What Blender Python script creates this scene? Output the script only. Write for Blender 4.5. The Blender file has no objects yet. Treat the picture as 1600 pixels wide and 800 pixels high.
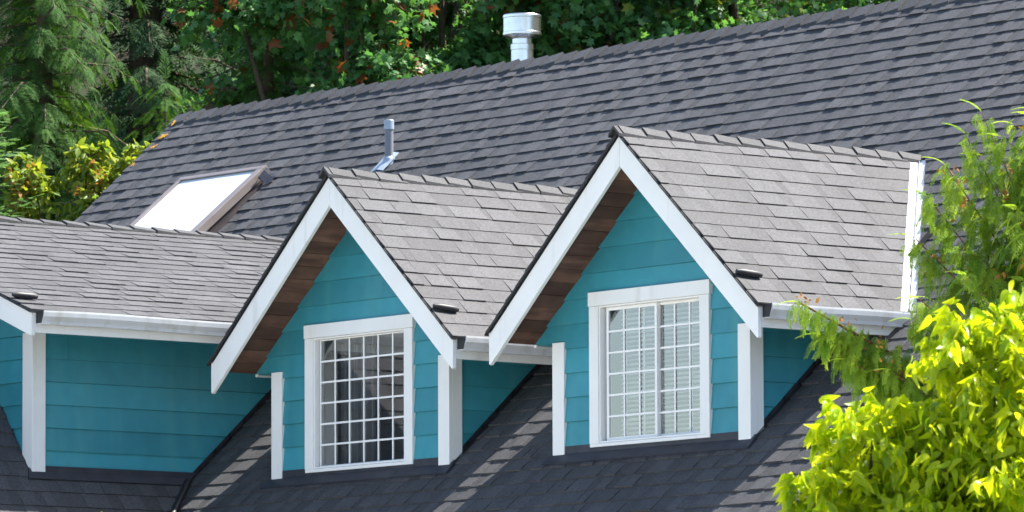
import bpy, math, random
import numpy as np
from mathutils import Vector, Matrix
from math import sin, cos, radians, pi, sqrt, atan2

S = bpy.context.scene
COL = S.collection
RND = random.Random(7)

# ------------------------------------------------------------------ camera
cam_d = bpy.data.cameras.new('camera'); cam = bpy.data.objects.new('camera', cam_d); COL.objects.link(cam)
yaw, pit, roll = 0.891301, 0.0957562, -0.0035723
fw = Vector((-sin(yaw)*cos(pit), cos(yaw)*cos(pit), sin(pit)))
r0 = fw.cross(Vector((0, 0, 1))).normalized(); u0 = r0.cross(fw)
rr = r0*cos(roll)+u0*sin(roll); uu = u0*cos(roll)-r0*sin(roll)
mw = Matrix((rr, uu, -fw)).transposed().to_4x4(); mw.translation = (40.874, -34.121, -6.13)
cam.matrix_world = mw
cam_d.sensor_width = 36; cam_d.lens = 36*10512.9/1600
cam_d.clip_start = 1; cam_d.clip_end = 2000
S.camera = cam
cam_d.dof.use_dof = True; cam_d.dof.focus_distance = 49; cam_d.dof.aperture_fstop = 13
# ------------------------------------------------------------------ sky and sun
SUN = Vector((.26, .61, 1.0)).normalized()
w = bpy.data.worlds.new('World'); S.world = w; w.use_nodes = True
nt = w.node_tree; bg = nt.nodes['Background']
sky = nt.nodes.new('ShaderNodeTexSky'); sky.sky_type = 'NISHITA'; sky.sun_disc = False
sky.sun_elevation = math.asin(SUN.z); sky.sun_rotation = atan2(SUN.x, SUN.y)
sky.air_density = 1.0; sky.dust_density = 1.2; sky.ozone_density = 1.0
nt.links.new(sky.outputs[0], bg.inputs[0]); bg.inputs[1].default_value = 0.105
sl = bpy.data.lights.new('sun', 'SUN'); sl.energy = 4.9; sl.angle = radians(.5); sl.color = (1, .95, .87)
so = bpy.data.objects.new('sun', sl); COL.objects.link(so); so.rotation_euler = SUN.to_track_quat('Z', 'Y').to_euler()
so.location = (10, 20, 40)
S.view_settings.view_transform = 'Standard'; S.view_settings.look = 'None'; S.view_settings.gamma = 1
S.view_settings.exposure = 1.66
S.cycles.max_bounces = 6; S.cycles.diffuse_bounces = 3; S.cycles.transparent_max_bounces = 8

# ------------------------------------------------------------------ materials
def mat(name, col, rough=.7, spec=.3, metal=0., noise=None, tone=0., bump=None, transl=None, streak=None, mottle=None):
    m = bpy.data.materials.new(name); m.use_nodes = True; n = m.node_tree.nodes; L = m.node_tree.links
    b = n['Principled BSDF']; out = n['Material Output']
    b.inputs['Roughness'].default_value = rough; b.inputs['Metallic'].default_value = metal
    b.inputs['Specular IOR Level'].default_value = spec
    src = None
    def mix(a, fac, c2, typ='MIX'):
        x = n.new('ShaderNodeMix'); x.data_type = 'RGBA'; x.blend_type = typ
        if isinstance(fac, float): x.inputs[0].default_value = fac
        else: L.new(fac, x.inputs[0])
        if hasattr(a, 'is_linked'): L.new(a, x.inputs[6])
        else: x.inputs[6].default_value = (*a, 1)
        if hasattr(c2, 'is_linked'): L.new(c2, x.inputs[7])
        else: x.inputs[7].default_value = (*c2, 1)
        return x.outputs[2]
    def mulv(a, v):   # scale a colour by a value socket
        x = n.new('ShaderNodeVectorMath'); x.operation = 'SCALE'
        if hasattr(a, 'is_linked'): L.new(a, x.inputs[0])
        else: x.inputs[0].default_value = a
        L.new(v, x.inputs[3]); return x.outputs[0]
    def rng(sock, lo, hi, a=0., c=1.):
        x = n.new('ShaderNodeMapRange'); L.new(sock, x.inputs[0])
        x.inputs[1].default_value = a; x.inputs[2].default_value = c; x.inputs[3].default_value = lo; x.inputs[4].default_value = hi
        return x.outputs[0]
    tc = n.new('ShaderNodeTexCoord')
    def noi(scale, detail=4., sc3=None):
        x = n.new('ShaderNodeTexNoise'); x.inputs['Scale'].default_value = scale; x.inputs['Detail'].default_value = detail
        if sc3:
            mp = n.new('ShaderNodeMapping'); mp.inputs['Scale'].default_value = sc3; L.new(tc.outputs['Object'], mp.inputs[0]); L.new(mp.outputs[0], x.inputs[0])
        else: L.new(tc.outputs['Object'], x.inputs[0])
        return x.outputs[0]
    cur = col
    if mottle:        # (second colour, scale, sharp lo, hi)
        cur = mix(cur, rng(noi(mottle[1]), 0., 1., mottle[2], mottle[3]), mottle[0])
    if tone:
        at = n.new('ShaderNodeAttribute'); at.attribute_name = 'tone'
        if isinstance(tone, tuple): cur = mix(cur, at.outputs['Fac'], tone)
        else: cur = mulv(cur, rng(at.outputs['Fac'], 1-tone, 1+tone))
    if noise:
        for sc, am in noise: cur = mulv(cur, rng(noi(sc), 1-am, 1+am, .25, .75))
    if streak:        # (scale3, colour, lo, hi)
        cur = mix(cur, rng(noi(1., 5., streak[0]), 0., 1., streak[2], streak[3]), streak[1])
    if hasattr(cur, 'is_linked'): L.new(cur, b.inputs['Base Color'])
    else: b.inputs['Base Color'].default_value = (*cur, 1)
    if bump:
        bp = n.new('ShaderNodeBump'); bp.inputs['Strength'].default_value = bump[1]; bp.inputs['Distance'].default_value = bump[2]
        L.new(noi(bump[0], 3., bump[3] if len(bump) > 3 else None), bp.inputs['Height']); L.new(bp.outputs[0], b.inputs['Normal'])
    if transl:
        t = n.new('ShaderNodeBsdfTranslucent'); ms = n.new('ShaderNodeMixShader'); ms.inputs[0].default_value = transl[1]
        tcx = mix(cur, 1., transl[0], 'MULTIPLY')
        L.new(tcx, t.inputs[0])
        L.new(b.outputs[0], ms.inputs[1]); L.new(t.outputs[0], ms.inputs[2]); L.new(ms.outputs[0], out.inputs[0])
    return m

M = {}
M['shingle'] = mat('asphalt_shingle', (.060, .0600, .0640), .70, .36, noise=[(110, .42), (45, .30), (8, .10), (.9, .14)], tone=.26, bump=(300, .7, .005))
M['cap'] = mat('ridge_shingle', (.057, .057, .060), .70, .36, noise=[(110, .40), (40, .25)], tone=.25, bump=(300, .7, .005))
M['teal'] = mat('teal_paint', (.034, .225, .283), .45, .38, noise=[(7, .08), (.8, .10)], tone=.12, bump=(30, .12, .004, (1, 1, 6)), streak=((4, 4, .6), (.07, .29, .31), .52, .9))
M['white'] = mat('white_paint', (.75, .76, .75), .45, .35, noise=[(3, .04)], streak=((9, 9, 1.2), (.62, .61, .57), .58, .85), bump=(25, .06, .003))
M['gutter'] = mat('gutter_metal', (.56, .58, .60), .38, .5, noise=[(4, .05)], streak=((7, 7, 3), (.40, .40, .37), .52, .8))
M['soffit'] = mat('stained_soffit_boards', (.14, .075, .052), .6, .3, noise=[(7, .25)], tone=.45, streak=((14, 2, 14), (.06, .03, .022), .45, .75))
M['black'] = mat('black_flashing', (.018, .018, .022), .5, .4, noise=[(8, .2)])
M['navy'] = mat('dark_apron_flashing', (.03, .032, .042), .5, .4, noise=[(9, .3)], streak=((3, 3, 3), (.07, .07, .08), .6, .85))
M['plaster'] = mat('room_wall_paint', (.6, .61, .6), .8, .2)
M['dim'] = mat('room_wall_paint_shaded', (.16, .17, .18), .8, .2)  # room paint darkened: dimness behind the blind gaps is in the colour
M['curtain'] = mat('curtain_cloth', (.55, .56, .58), .9, .1, noise=[(5, .08)], transl=((.9, .9, .9), .4))
M['blind'] = mat('blind_slat', (.84, .85, .85), .5, .3)
M['vinyl'] = mat('window_vinyl', (.8, .8, .79), .35, .4)
M['galv'] = mat('galvanised_steel', (.68, .69, .70), .24, .5, 1., noise=[(6, .12)], streak=((10, 10, 1), (.5, .47, .42), .55, .85))
M['lead'] = mat('lead_flashing', (.36, .42, .50), .45, .5, .25, noise=[(20, .12)])
M['pvc'] = mat('grey_vent_pipe', (.20, .21, .24), .45, .4, noise=[(12, .1)])
M['bronze'] = mat('skylight_frame_brown', (.26, .22, .20), .4, .5, .3, noise=[(8, .12)])
M['curb'] = mat('skylight_curb_brown', (.045, .036, .036), .55, .3, noise=[(10, .2)])
M['sky_pane'] = mat('skylight_pane_sky_white', (.70, .73, .75), .08, .7, transl=((1, 1, 1), .08))  # white sky reflection is put into the pane colour
M['lichen'] = mat('orange_lichen', (.50, .26, .03), .9, .1, noise=[(60, .3)])
M['bark'] = mat('bark', (.10, .075, .055), .9, .1, noise=[(12, .35)], bump=(25, .8, .03))
M['barkred'] = mat('cedar_bark', (.16, .085, .05), .9, .1, noise=[(12, .35)], bump=(25, .8, .03, (1, 1, .2)))
M['ground'] = mat('forest_floor', (.022, .034, .012), .95, .1, noise=[(.8, .4), (6, .3)], mottle=((.035, .025, .016), .5, .45, .6))
def leafmat(nm, a, b, tr, k=.45, rough=.45, spec=.35):
    return mat(nm, a, rough, spec, tone=b, transl=(tr, k))
M['maple'] = leafmat('maple_leaf', (.050, .15, .058), (.13, .29, .07), (1.5, 1.5, .8), .42)
M['maple2'] = leafmat('maple_leaf_yellowing', (.06, .15, .045), (.19, .25, .05), (1.5, 1.4, .6), .42)
M['mapler'] = leafmat('maple_leaf_turning', (.16, .08, .03), (.34, .10, .03), (1.4, 1.2, .6), .35)
M['hem'] = leafmat('hemlock_needles', (.026, .082, .018), (.075, .16, .03), (1.5, 1.4, .6), .28, .7, .12)
M['spruce'] = leafmat('spruce_needles', (.10, .22, .08), (.20, .36, .12), (1.3, 1.3, .8), .35, .6, .2)
M['fir'] = leafmat('dark_fir_needles', (.018, .055, .018), (.04, .09, .026), (1.3, 1.4, .7), .3, .7, .2)
M['cedar'] = leafmat('cedar_sprays', (.12, .27, .03), (.38, .50, .06), (1.4, 1.3, .6), .48, .6, .2)
M['lime'] = leafmat('lime_green_leaf', (.21, .38, .012), (.66, .72, .02), (1.4, 1.25, .6), .68, .33, .5)
M['yleaf'] = leafmat('yellowing_leaf', (.10, .21, .03), (.36, .38, .05), (1.5, 1.35, .6), .45)
M['seed'] = leafmat('orange_seed_clusters', (.35, .15, .04), (.45, .25, .06), (1.2, 1.1, .8), .3)
M['cone'] = leafmat('cedar_cones', (.30, .13, .03), (.42, .22, .05), (1.1, 1., .8), .2)

def glass_mat():
    m = bpy.data.materials.new('window_glass'); m.use_nodes = True; n = m.node_tree.nodes; L = m.node_tree.links
    n.remove(n['Principled BSDF']); out = n['Material Output']
    t = n.new('ShaderNodeBsdfTransparent'); t.inputs[0].default_value = (.90, .94, .94, 1)
    g = n.new('ShaderNodeBsdfGlossy'); g.inputs['Roughness'].default_value = .015
    f = n.new('ShaderNodeFresnel'); f.inputs[0].default_value = 1.55
    a = n.new('ShaderNodeMath'); a.operation = 'MULTIPLY_ADD'; a.inputs[1].default_value = 1.6; a.inputs[2].default_value = .2
    L.new(f.outputs[0], a.inputs[0])
    x = n.new('ShaderNodeMixShader'); L.new(a.outputs[0], x.inputs[0]); L.new(t.outputs[0], x.inputs[1]); L.new(g.outputs[0], x.inputs[2]); L.new(x.outputs[0], out.inputs[0])
    return m
M['glass'] = glass_mat()

# ------------------------------------------------------------------ mesh helpers
class MB:
    def __init__(s): s.v = []; s.f = []; s.t = []; s.sm = []
    def poly(s, pts, tone=.5, smooth=False):
        i = len(s.v); s.v.extend([tuple(p) for p in pts]); s.f.append(list(range(i, i+len(pts)))); s.t.append(tone); s.sm.append(smooth)
    def mesh(s, vs, fs, tone=.5, smooth=False):
        i = len(s.v); s.v.extend([tuple(p) for p in vs])
        for f in fs: s.f.append([i+k for k in f]); s.t.append(tone); s.sm.append(smooth)
    def box(s, a, b, tone=.5):
        x0, y0, z0 = [min(p, q) for p, q in zip(a, b)]; x1, y1, z1 = [max(p, q) for p, q in zip(a, b)]
        v = [(x0,y0,z0),(x1,y0,z0),(x1,y1,z0),(x0,y1,z0),(x0,y0,z1),(x1,y0,z1),(x1,y1,z1),(x0,y1,z1)]
        s.mesh(v, [(0,3,2,1),(4,5,6,7),(0,1,5,4),(1,2,6,5),(2,3,7,6),(3,0,4,7)], tone)
    def prism(s, pts, d, tone=.5):   # polygon pts (3d) swept by vector d
        n = len(pts); d = Vector(d); a = [Vector(p) for p in pts]; b = [p+d for p in a]
        s.mesh(a+b, [list(range(n))[::-1], list(range(n, 2*n))]+[(i, (i+1) % n, n+(i+1) % n, n+i) for i in range(n)], tone)
    def tube(s, pts, rad, k=8, cap=True, smooth=True, tone=.5):
        pts = [Vector(p) for p in pts]; n = len(pts)
        if not hasattr(rad, '__len__'): rad = [rad]*n
        vs = []; up = Vector((0, 0, 1))
        for i, p in enumerate(pts):
            d = (pts[min(i+1, n-1)]-pts[max(i-1, 0)]).normalized()
            a = d.cross(up if abs(d.z) < .95 else Vector((1, 0, 0))).normalized(); b = a.cross(d)
            for j in range(k):
                t = 2*pi*j/k; vs.append(p+(a*cos(t)+b*sin(t))*rad[i])
        fs = [(i*k+j, i*k+(j+1) % k, (i+1)*k+(j+1) % k, (i+1)*k+j) for i in range(n-1) for j in range(k)]
        s.mesh(vs, fs, tone, smooth)
        if cap: s.poly(vs[:k], tone); s.poly(vs[-k:][::-1], tone)
    def lathe(s, c, prof, k=40, tone=.5):   # smooth around, crisp along the profile
        for (ra, za), (rb, zb) in zip(prof[:-1], prof[1:]):
            vs = [(c[0]+r*cos(2*pi*j/k), c[1]+r*sin(2*pi*j/k), c[2]+z) for r, z in ((ra, za), (rb, zb)) for j in range(k)]
            s.mesh(vs, [(j, (j+1) % k, k+(j+1) % k, k+j) for j in range(k)], tone, True)
    def build(s, name, m, parent=None, sharp=True):
        me = bpy.data.meshes.new(name); me.from_pydata(s.v, [], s.f)
        a = me.attributes.new('tone', 'FLOAT', 'FACE'); a.data.foreach_set('value', s.t)
        me.polygons.foreach_set('use_smooth', s.sm)
        me.materials.append(m)
        me.update()
        o = bpy.data.objects.new(name, me); COL.objects.link(o)
        if parent is not None: o.parent = parent
        return o

def bevel(o, wd=.004, seg=2):
    md = o.modifiers.new('bevel', 'BEVEL'); md.width = wd; md.segments = seg; md.limit_method = 'ANGLE'; return o

def tag(o, label=None, cat=None, group=None, kind=None):
    if label: o['label'] = label
    if cat: o['category'] = cat
    if group: o['group'] = group
    if kind: o['kind'] = kind
    return o
def empty(name, loc, label=None, cat=None, group=None):
    o = bpy.data.objects.new(name, None); COL.objects.link(o); o.location = loc; o.empty_display_size = .3
    return tag(o, label, cat, group)

# --- 2d convex polygon clipping
def clip(poly, a, b, c):           # keep a*u+b*v <= c
    out = []
    for i in range(len(poly)):
        p, q = poly[i], poly[(i+1) % len(poly)]
        dp = a*p[0]+b*p[1]-c; dq = a*q[0]+b*q[1]-c
        if dp <= 0: out.append(p)
        if dp*dq < 0:
            t = dp/(dp-dq); out.append((p[0]+t*(q[0]-p[0]), p[1]+t*(q[1]-p[1])))
    return out
def area(p): return .5*sum(p[i][0]*p[(i+1) % len(p)][1]-p[(i+1) % len(p)][0]*p[i][1] for i in range(len(p)))
def ccw(p): return p if area(p) > 0 else p[::-1]
def edges(p):
    p = ccw(p)
    for i in range(len(p)):
        (x0, y0), (x1, y1) = p[i], p[(i+1) % len(p)]
        a, b = (y1-y0), -(x1-x0); yield a, b, a*x0+b*y0
def inter(poly, conv):
    for a, b, c in edges(conv):
        poly = clip(poly, a, b, c)
        if len(poly) < 3: return []
    return poly
def subtract(poly, conv):
    if not inter(poly, conv): return [poly]
    res = []; cur = poly
    for a, b, c in edges(conv):
        o = clip(cur, -a, -b, -c)
        if len(o) >= 3 and abs(area(o)) > 1e-5: res.append(o)
        cur = clip(cur, a, b, c)
        if len(cur) < 3: break
    return res
class Frame:
    def __init__(s, o, u, v, n): s.o = Vector(o); s.u = Vector(u).normalized(); s.v = Vector(v).normalized(); s.n = Vector(n).normalized()
    def p(s, u, v, h=0): return s.o+s.u*u+s.v*v+s.n*h
def slab(mb, F, poly, h, hb, tone):   # polygon with height function h(u,v) on frame F, sides down to hb
    top = [F.p(a, b, h(a, b)) for a, b in poly]; bot = [F.p(a, b, hb) for a, b in poly]; n = len(poly)
    flip = (F.u.cross(F.v)).dot(F.n)*area(poly) < 0
    vs = top+bot; fs = [list(range(n))]+[(i, n+i, n+(i+1) % n, (i+1) % n) for i in range(n)]
    if flip: fs = [f[::-1] for f in fs]
    mb.mesh(vs, fs, tone)

def cut_all(poly, keep, cuts):
    for a, b, c in keep:
        poly = clip(poly, a, b, c)
        if len(poly) < 3: return []
    ps = [poly]
    for k in cuts: ps = [q for p in ps for q in subtract(p, k)]
    return [p for p in ps if abs(area(p)) > 2e-5]

def shingles(mb, F, u0, u1, v0, v1, ex, keep=(), cuts=(), seed=1, tb=.010, tt=.0175, teeth=(.10, .26), gaps=(.06, .20), wob=.002):
    """laminated shingles: per course a base layer and random thicker tabs; v runs down the slope"""
    R = random.Random(seed); nrow = int(math.ceil((v1-v0)/ex)); ov = .03
    for k in range(nrow):
        vb = v1-k*ex; vt = max(vb-ex-ov, v0-.02)
        rowt = R.uniform(-.08, .08)
        def H(hb): return lambda a, b: .0015+(hb-.0015)*min(1, max(0, (b-vt)/(ex+ov)))
        u = u0-R.uniform(0, .9)
        while u < u1:
            L = .96; a, b = max(u, u0), min(u+L-.003, u1); u += L
            if b-a < .02: continue
            w0 = R.uniform(-wob, wob)
            for p in cut_all([(a, vt), (b, vt), (b, vb+w0), (a, vb+R.uniform(-wob, wob))], keep, cuts):
                slab(mb, F, p, H(tb), -.012, min(1, max(0, .28+rowt+R.uniform(-.12, .12))))
        u = u0-R.uniform(0, .3)
        while u < u1:
            L = R.uniform(*teeth); a, b = max(u, u0), min(u+L, u1); u += L
            if b-a > .015:
                e = R.uniform(0, .012); w0 = R.uniform(-wob, wob)
                for p in cut_all([(a+e, vt), (b-e*.5, vt), (b, vb+w0+.002), (a, vb+w0+.002)], keep, cuts):
                    hb = tt+R.uniform(-.006, .004)
                    slab(mb, F, p, H(hb), -.012, min(1, max(0, .66+rowt+R.uniform(-.25, .25))))
            u += R.uniform(*gaps) if R.random() < .8 else .004

def ridge_caps(mb, p0, p1, wl, wr, ex=.2, seed=1, half=.125, lift=.036):
    """folded cap pieces from p0 to p1; wl, wr = unit vectors running down each slope. The raised end of each piece is towards p1"""
    R = random.Random(seed); p0 = Vector(p0); p1 = Vector(p1); d = (p1-p0); L = d.length; d.normalize(); n = int(L/ex)
    for k in range(n+1):
        s = k*ex; e = min(s+ex+.05, L+.03)
        if e-s < .04: continue
        A, B = p0+d*s, p0+d*e; hA, hB = .010, lift+R.uniform(-.005, .006); z = Vector((0, 0, 1)); hf = half+R.uniform(-.008, .008)
        vs = []
        for P, h in ((A, hA), (B, hB)):
            vs += [P+z*h+wl*hf, P+z*(h+.004), P+z*h+wr*hf]
        for P, h in ((A, hA-.016), (B, .004)):
            vs += [P+z*h+wl*hf, P+z*(h+.004), P+z*h+wr*hf]
        mb.mesh(vs, [(0, 1, 4, 3), (1, 2, 5, 4), (3, 4, 10, 9), (4, 5, 11, 10), (0, 3, 9, 6), (2, 8, 11, 5)], .5+R.uniform(-.4, .4))

def siding(mb, F, outline, holes=(), ex=.198, off=0., seed=1, dp=.022):
    """lapped boards; u along the wall, v up, lower edges proud"""
    R = random.Random(seed); vs = [p[1] for o in outline for p in o]; us = [p[0] for o in outline for p in o]
    k0 = math.floor((min(vs)-off)/ex); k1 = math.ceil((max(vs)-off)/ex)
    for k in range(k0, k1+1):
        b0 = off+k*ex; t = R.random(); sag = R.uniform(-.002, .002)
        H = lambda a, b: dp-(dp-.005)*(b-b0)/ex
        row = [(min(us)-.1, b0), (max(us)+.1, b0+sag), (max(us)+.1, b0+ex+sag-.0005), (min(us)-.1, b0+ex-.0005)]
        for o in outline:
            q = inter(row, o)
            if not q: continue
            ps = [q]
            for h in holes: ps = [z for p in ps for z in subtract(p, h)]
            for p in ps:
                ulo, uhi = min(z[0] for z in p), max(z[0] for z in p)
                if uhi-ulo > .9 and R.random() < .15:
                    uj = R.uniform(ulo+.3, uhi-.3)
                    for q2, tt_ in ((clip(p, 1, 0, uj-.0012), t), (clip(p, -1, 0, -uj-.0012), R.random())): slab(mb, F, q2, H, -.004, tt_)
                else: slab(mb, F, p, H, -.004, t)

# ------------------------------------------------------------------ ground and hillside
def zground(x, y):
    t = max(0., y-9.5+.12*(x+15)); t2 = max(0., -x-28)
    return -7.7+.42*t+.12*t2*.5+.25*sin(x*.31)*cos(y*.27)*min(1, t/10+.1)
def make_ground():
    xs = np.concatenate([np.linspace(-420, -60, 25), np.linspace(-55, 60, 70), np.linspace(70, 420, 20)])
    ys = np.concatenate([np.linspace(-420, -60, 20), np.linspace(-55, 60, 70), np.linspace(65, 420, 30)])
    mb = MB(); vs = [(x, y, zground(x, y)) for y in ys for x in xs]; nx = len(xs)
    mb.mesh(vs, [(j*nx+i, j*nx+i+1, (j+1)*nx+i+1, (j+1)*nx+i) for j in range(len(ys)-1) for i in range(nx-1)], .5, True)
    tag(mb.build('ground', M['ground']), kind='structure')
make_ground()
mb = MB(); n = 12                                     # pale concrete pad, added out of view to bounce sunlight onto the house front
for a in range(n):
    for b in range(n):
        x0_, y0_ = -16+3.2*a, -30+2.2*b; mb.poly([(x0_, y0_, -7.40), (x0_+3.17, y0_, -7.40), (x0_+3.17, y0_+2.17, -7.40), (x0_, y0_+2.17, -7.40)], RND.random())
mb.box((-16, -30, -8.0), (22.3, -3.65, -7.404))
tag(mb.build('bounce_pad', mat('bounce_concrete', (.52, .51, .47), .85, .2, noise=[(2, .12), (20, .08)], tone=.08)), kind='structure')

# ------------------------------------------------------------------ house
house = empty('house', (0, 0, -7.7), 'teal clapboard house with grey shingle roof, white trim and gabled dormers', 'house')
def own(o, par=house):
    o.parent = par; o.matrix_parent_inverse = par.matrix_world.inverted() if par is not house else Matrix.Translation((0, 0, 7.7)); return o
PB = MB.build
def B(mb, name, m, par=None):
    o = PB(mb, name, m); o.parent = par or house
    if par is None: o.matrix_parent_inverse = Matrix.Translation((0, 0, 7.7))
    return o

YB, MS, HR = 3.232, .902, 1.67            # main roof: z = MS*(y-YB); ridge height HR above the dormer ridges
YR = YB+HR/MS; XL_R, XR_R = -12.95, 6.2
cm = sqrt(1+MS*MS)
def vmain(y): return (YR-y)*cm            # slope distance below the ridge
FM = Frame((0, YR, HR-.02), (1, 0, 0), (0, -1, -MS), (0, -MS, 1))
YEAVE = -1.9
# the dormers
D = [dict(x0=-8.75, w=2.87, s=.38, yf=-1.589, yo=-1.139, xl=-11.0, xr=-6.494, zs=-1.24, zb=-2.75, bd=.245, ex=.17),
     dict(x0=-3.806, w=1.667, s=.8896, yf=0., yo=.452, xl=-5.137, xr=-2.749, zs=-1.60, zb=-2.53, bd=.302, ex=.172),
     dict(x0=0., w=1.667, s=.8896, yf=0., yo=.452, xl=-1.331, xr=1.057, zs=-1.60, zb=-2.53, bd=.302, ex=.172)]
WIN = [None, dict(x0=-4.690, x1=-3.204, z0=-2.462, z1=-1.232), dict(x0=-.888, x1=.602, z0=-2.452, z1=-1.226)]
SW = 1.27; ZW0 = -2.42; XW0 = -6.494       # lower wing roof: z = ZW0 - SW*(x-XW0)

def pent(d, e=0.):                        # dormer footprint on the main roof, in (u, v)
    k = d['s']/MS
    P = [(d['x0'], YB), (d['xr'], YB-k*(d['xr']-d['x0'])), (d['xr'], d['yo']-.02), (d['xl'], d['yo']-.02), (d['xl'], YB-k*(d['x0']-d['xl']))]
    return [(x, vmain(y)) for x, y in P]
cuts = [pent(d) for d in D]
k2 = D[2]['s']/MS
def vy(x): return YB-k2*x
cuts.append([(.02, vmain(vy(.02))), (.10, vmain(vy(.02))), (1.76, vmain(vy(1.68))), (1.68, vmain(vy(1.68)))])   # room for the open valley metal
# the part that the lower wing covers
xv = lambda y: XW0+(ZW0-MS*(y-YB))/SW
cuts.append([(-11, vmain(.55)), (xv(.55), vmain(.55)), (xv(YEAVE-.3), vmain(YEAVE-.3)), (-11, vmain(YEAVE-.3))])
mb = MB()
shingles(mb, FM, XL_R, XR_R, 0.02, vmain(YEAVE), .167, cuts=cuts, seed=3)
main_roof = B(mb, 'main_roof', M['shingle'])
# roof deck under the shingles, left open inside the dormers
mb = MB()
rect = [(XL_R+.02, 0.), (XR_R-.02, 0.), (XR_R-.02, vmain(YEAVE)-.02), (XL_R+.02, vmain(YEAVE)-.02)]
deck = [rect]
for c in cuts[:3]+cuts[4:]: deck = [q for p in deck for q in subtract(p, c)]
for p in deck: slab(mb, FM, p, lambda a, b: -.004, -.03, .5)
B(mb, 'roof_deck', M['black'], main_roof)
# far slope, plain courses
FB = Frame((0, YR, HR-.02), (1, 0, 0), (0, 1, -MS), (0, MS, 1))
mb = MB()
for k in range(32):
    a, b = k*.167, k*.167+.19
    slab(mb, FB, [(XL_R, a), (XR_R, a), (XR_R, b), (XL_R, b)], lambda u, v: .002+.012*(v-a)/.19, -.02, RND.random())
B(mb, 'rear_roof_slope', M['shingle'], main_roof)
mb = MB()
ridge_caps(mb, (XL_R-.02, YR, HR-.012), (XR_R, YR, HR-.012), Vector((0, -1, -MS)).normalized(), Vector((0, 1, -MS)).normalized(), .215, 5, .14)
B(mb, 'ridge_cap', M['cap'], main_roof)
# lichen patches near the left end of the ridge
R = random.Random(4)
for cx, cy, n in ((-12.86, 5.0, 9), (-12.83, 4.83, 11), (-12.8, 4.70, 8), (-12.87, 4.50, 4), (-12.72, 5.04, 3)):
    mb = MB(); n2 = 26                              # one ragged crust per patch
    rad = [R.uniform(.25, 1.) for _ in range(n2)]; q = .02+.0042*n
    pts = [(cx+q*1.3*rad[k]*cos(2*pi*k/n2), vmain(cy)+q*rad[k]*sin(2*pi*k/n2)) for k in range(n2)]
    c0 = FM.p(cx, vmain(cy), .024)
    for k in range(n2): mb.poly([c0, FM.p(*pts[k], .021), FM.p(*pts[(k+1) % n2], .021)], R.random())
    tag(B(mb, 'lichen', M['lichen'], main_roof), 'orange lichen patch on the left end of the roof')
# rake boards
for xx, sg, nm in ((XL_R, 1, 'rake_board'), (XR_R, -1, 'rake_board')):
    mb = MB()
    for sy, ye in ((-1, YEAVE), (1, YR+5.1)):
        dz = MS*abs(ye-YR)
        mb.prism([(xx+sg*.02, YR, HR-.05), (xx+sg*.02, ye, HR-.05-dz), (xx+sg*.02, ye, HR-.3-dz), (xx+sg*.02, YR, HR-.3)], (sg*.035, 0, 0))
    B(mb, nm, M['white'], main_roof)
# white open valley metal to the right of the right-hand dormer
FD2 = lambda d: Frame((d['x0'], 0, -.02), (0, 1, 0), (1, 0, -d['s']), (d['s'], 0, 1))
mb = MB()
ya, yc = vy(.03), vy(1.66)
a0, a1 = FM.p(.03, vmain(ya)), FM.p(1.66, vmain(yc))
wm = Vector((1, 0, 0)); wd = Vector((0, -1, 0))
def strip(p, q, off, wid, h0, h1, n):
    o1 = off*0.; return [p+n*h0, q+n*h0, q+wid+n*h1, p+wid+n*h1]
nM = FM.n; nD = Vector((D[2]['s'], 0, 1)).normalized()
hv = (nM+nD).normalized()
for side, n in ((Vector((.16, 0, 0)), nM), (Vector((0, -.16, 0)), nD)):
    e = side.normalized()
    mb.poly([a0+n*.0, a1+n*.0, a1+side+n*.0, a0+side+n*.0])
tag(B(mb, 'valley_flashing', M['white'], main_roof), 'white metal valley strip')
mb = MB()
for e in (Vector((1, 0, 0)), Vector((0, -1, 0))): mb.poly([a0+hv*.02, a1+hv*.02, a1+e*.012+hv*.001, a0+e*.012+hv*.001])
B(mb, 'valley_rib', M['pvc'], main_roof)

def kick(mb, p, d, L=.25, r=.03):       # small rolled shingle piece near the eave
    p = Vector(p); d = Vector(d).normalized()
    pts = [p+d*t for t in np.linspace(0, L, 7)]; mb.tube(pts, [r*.55, r*.95, r, r, r, r*.95, r*.6], 10)

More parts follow.
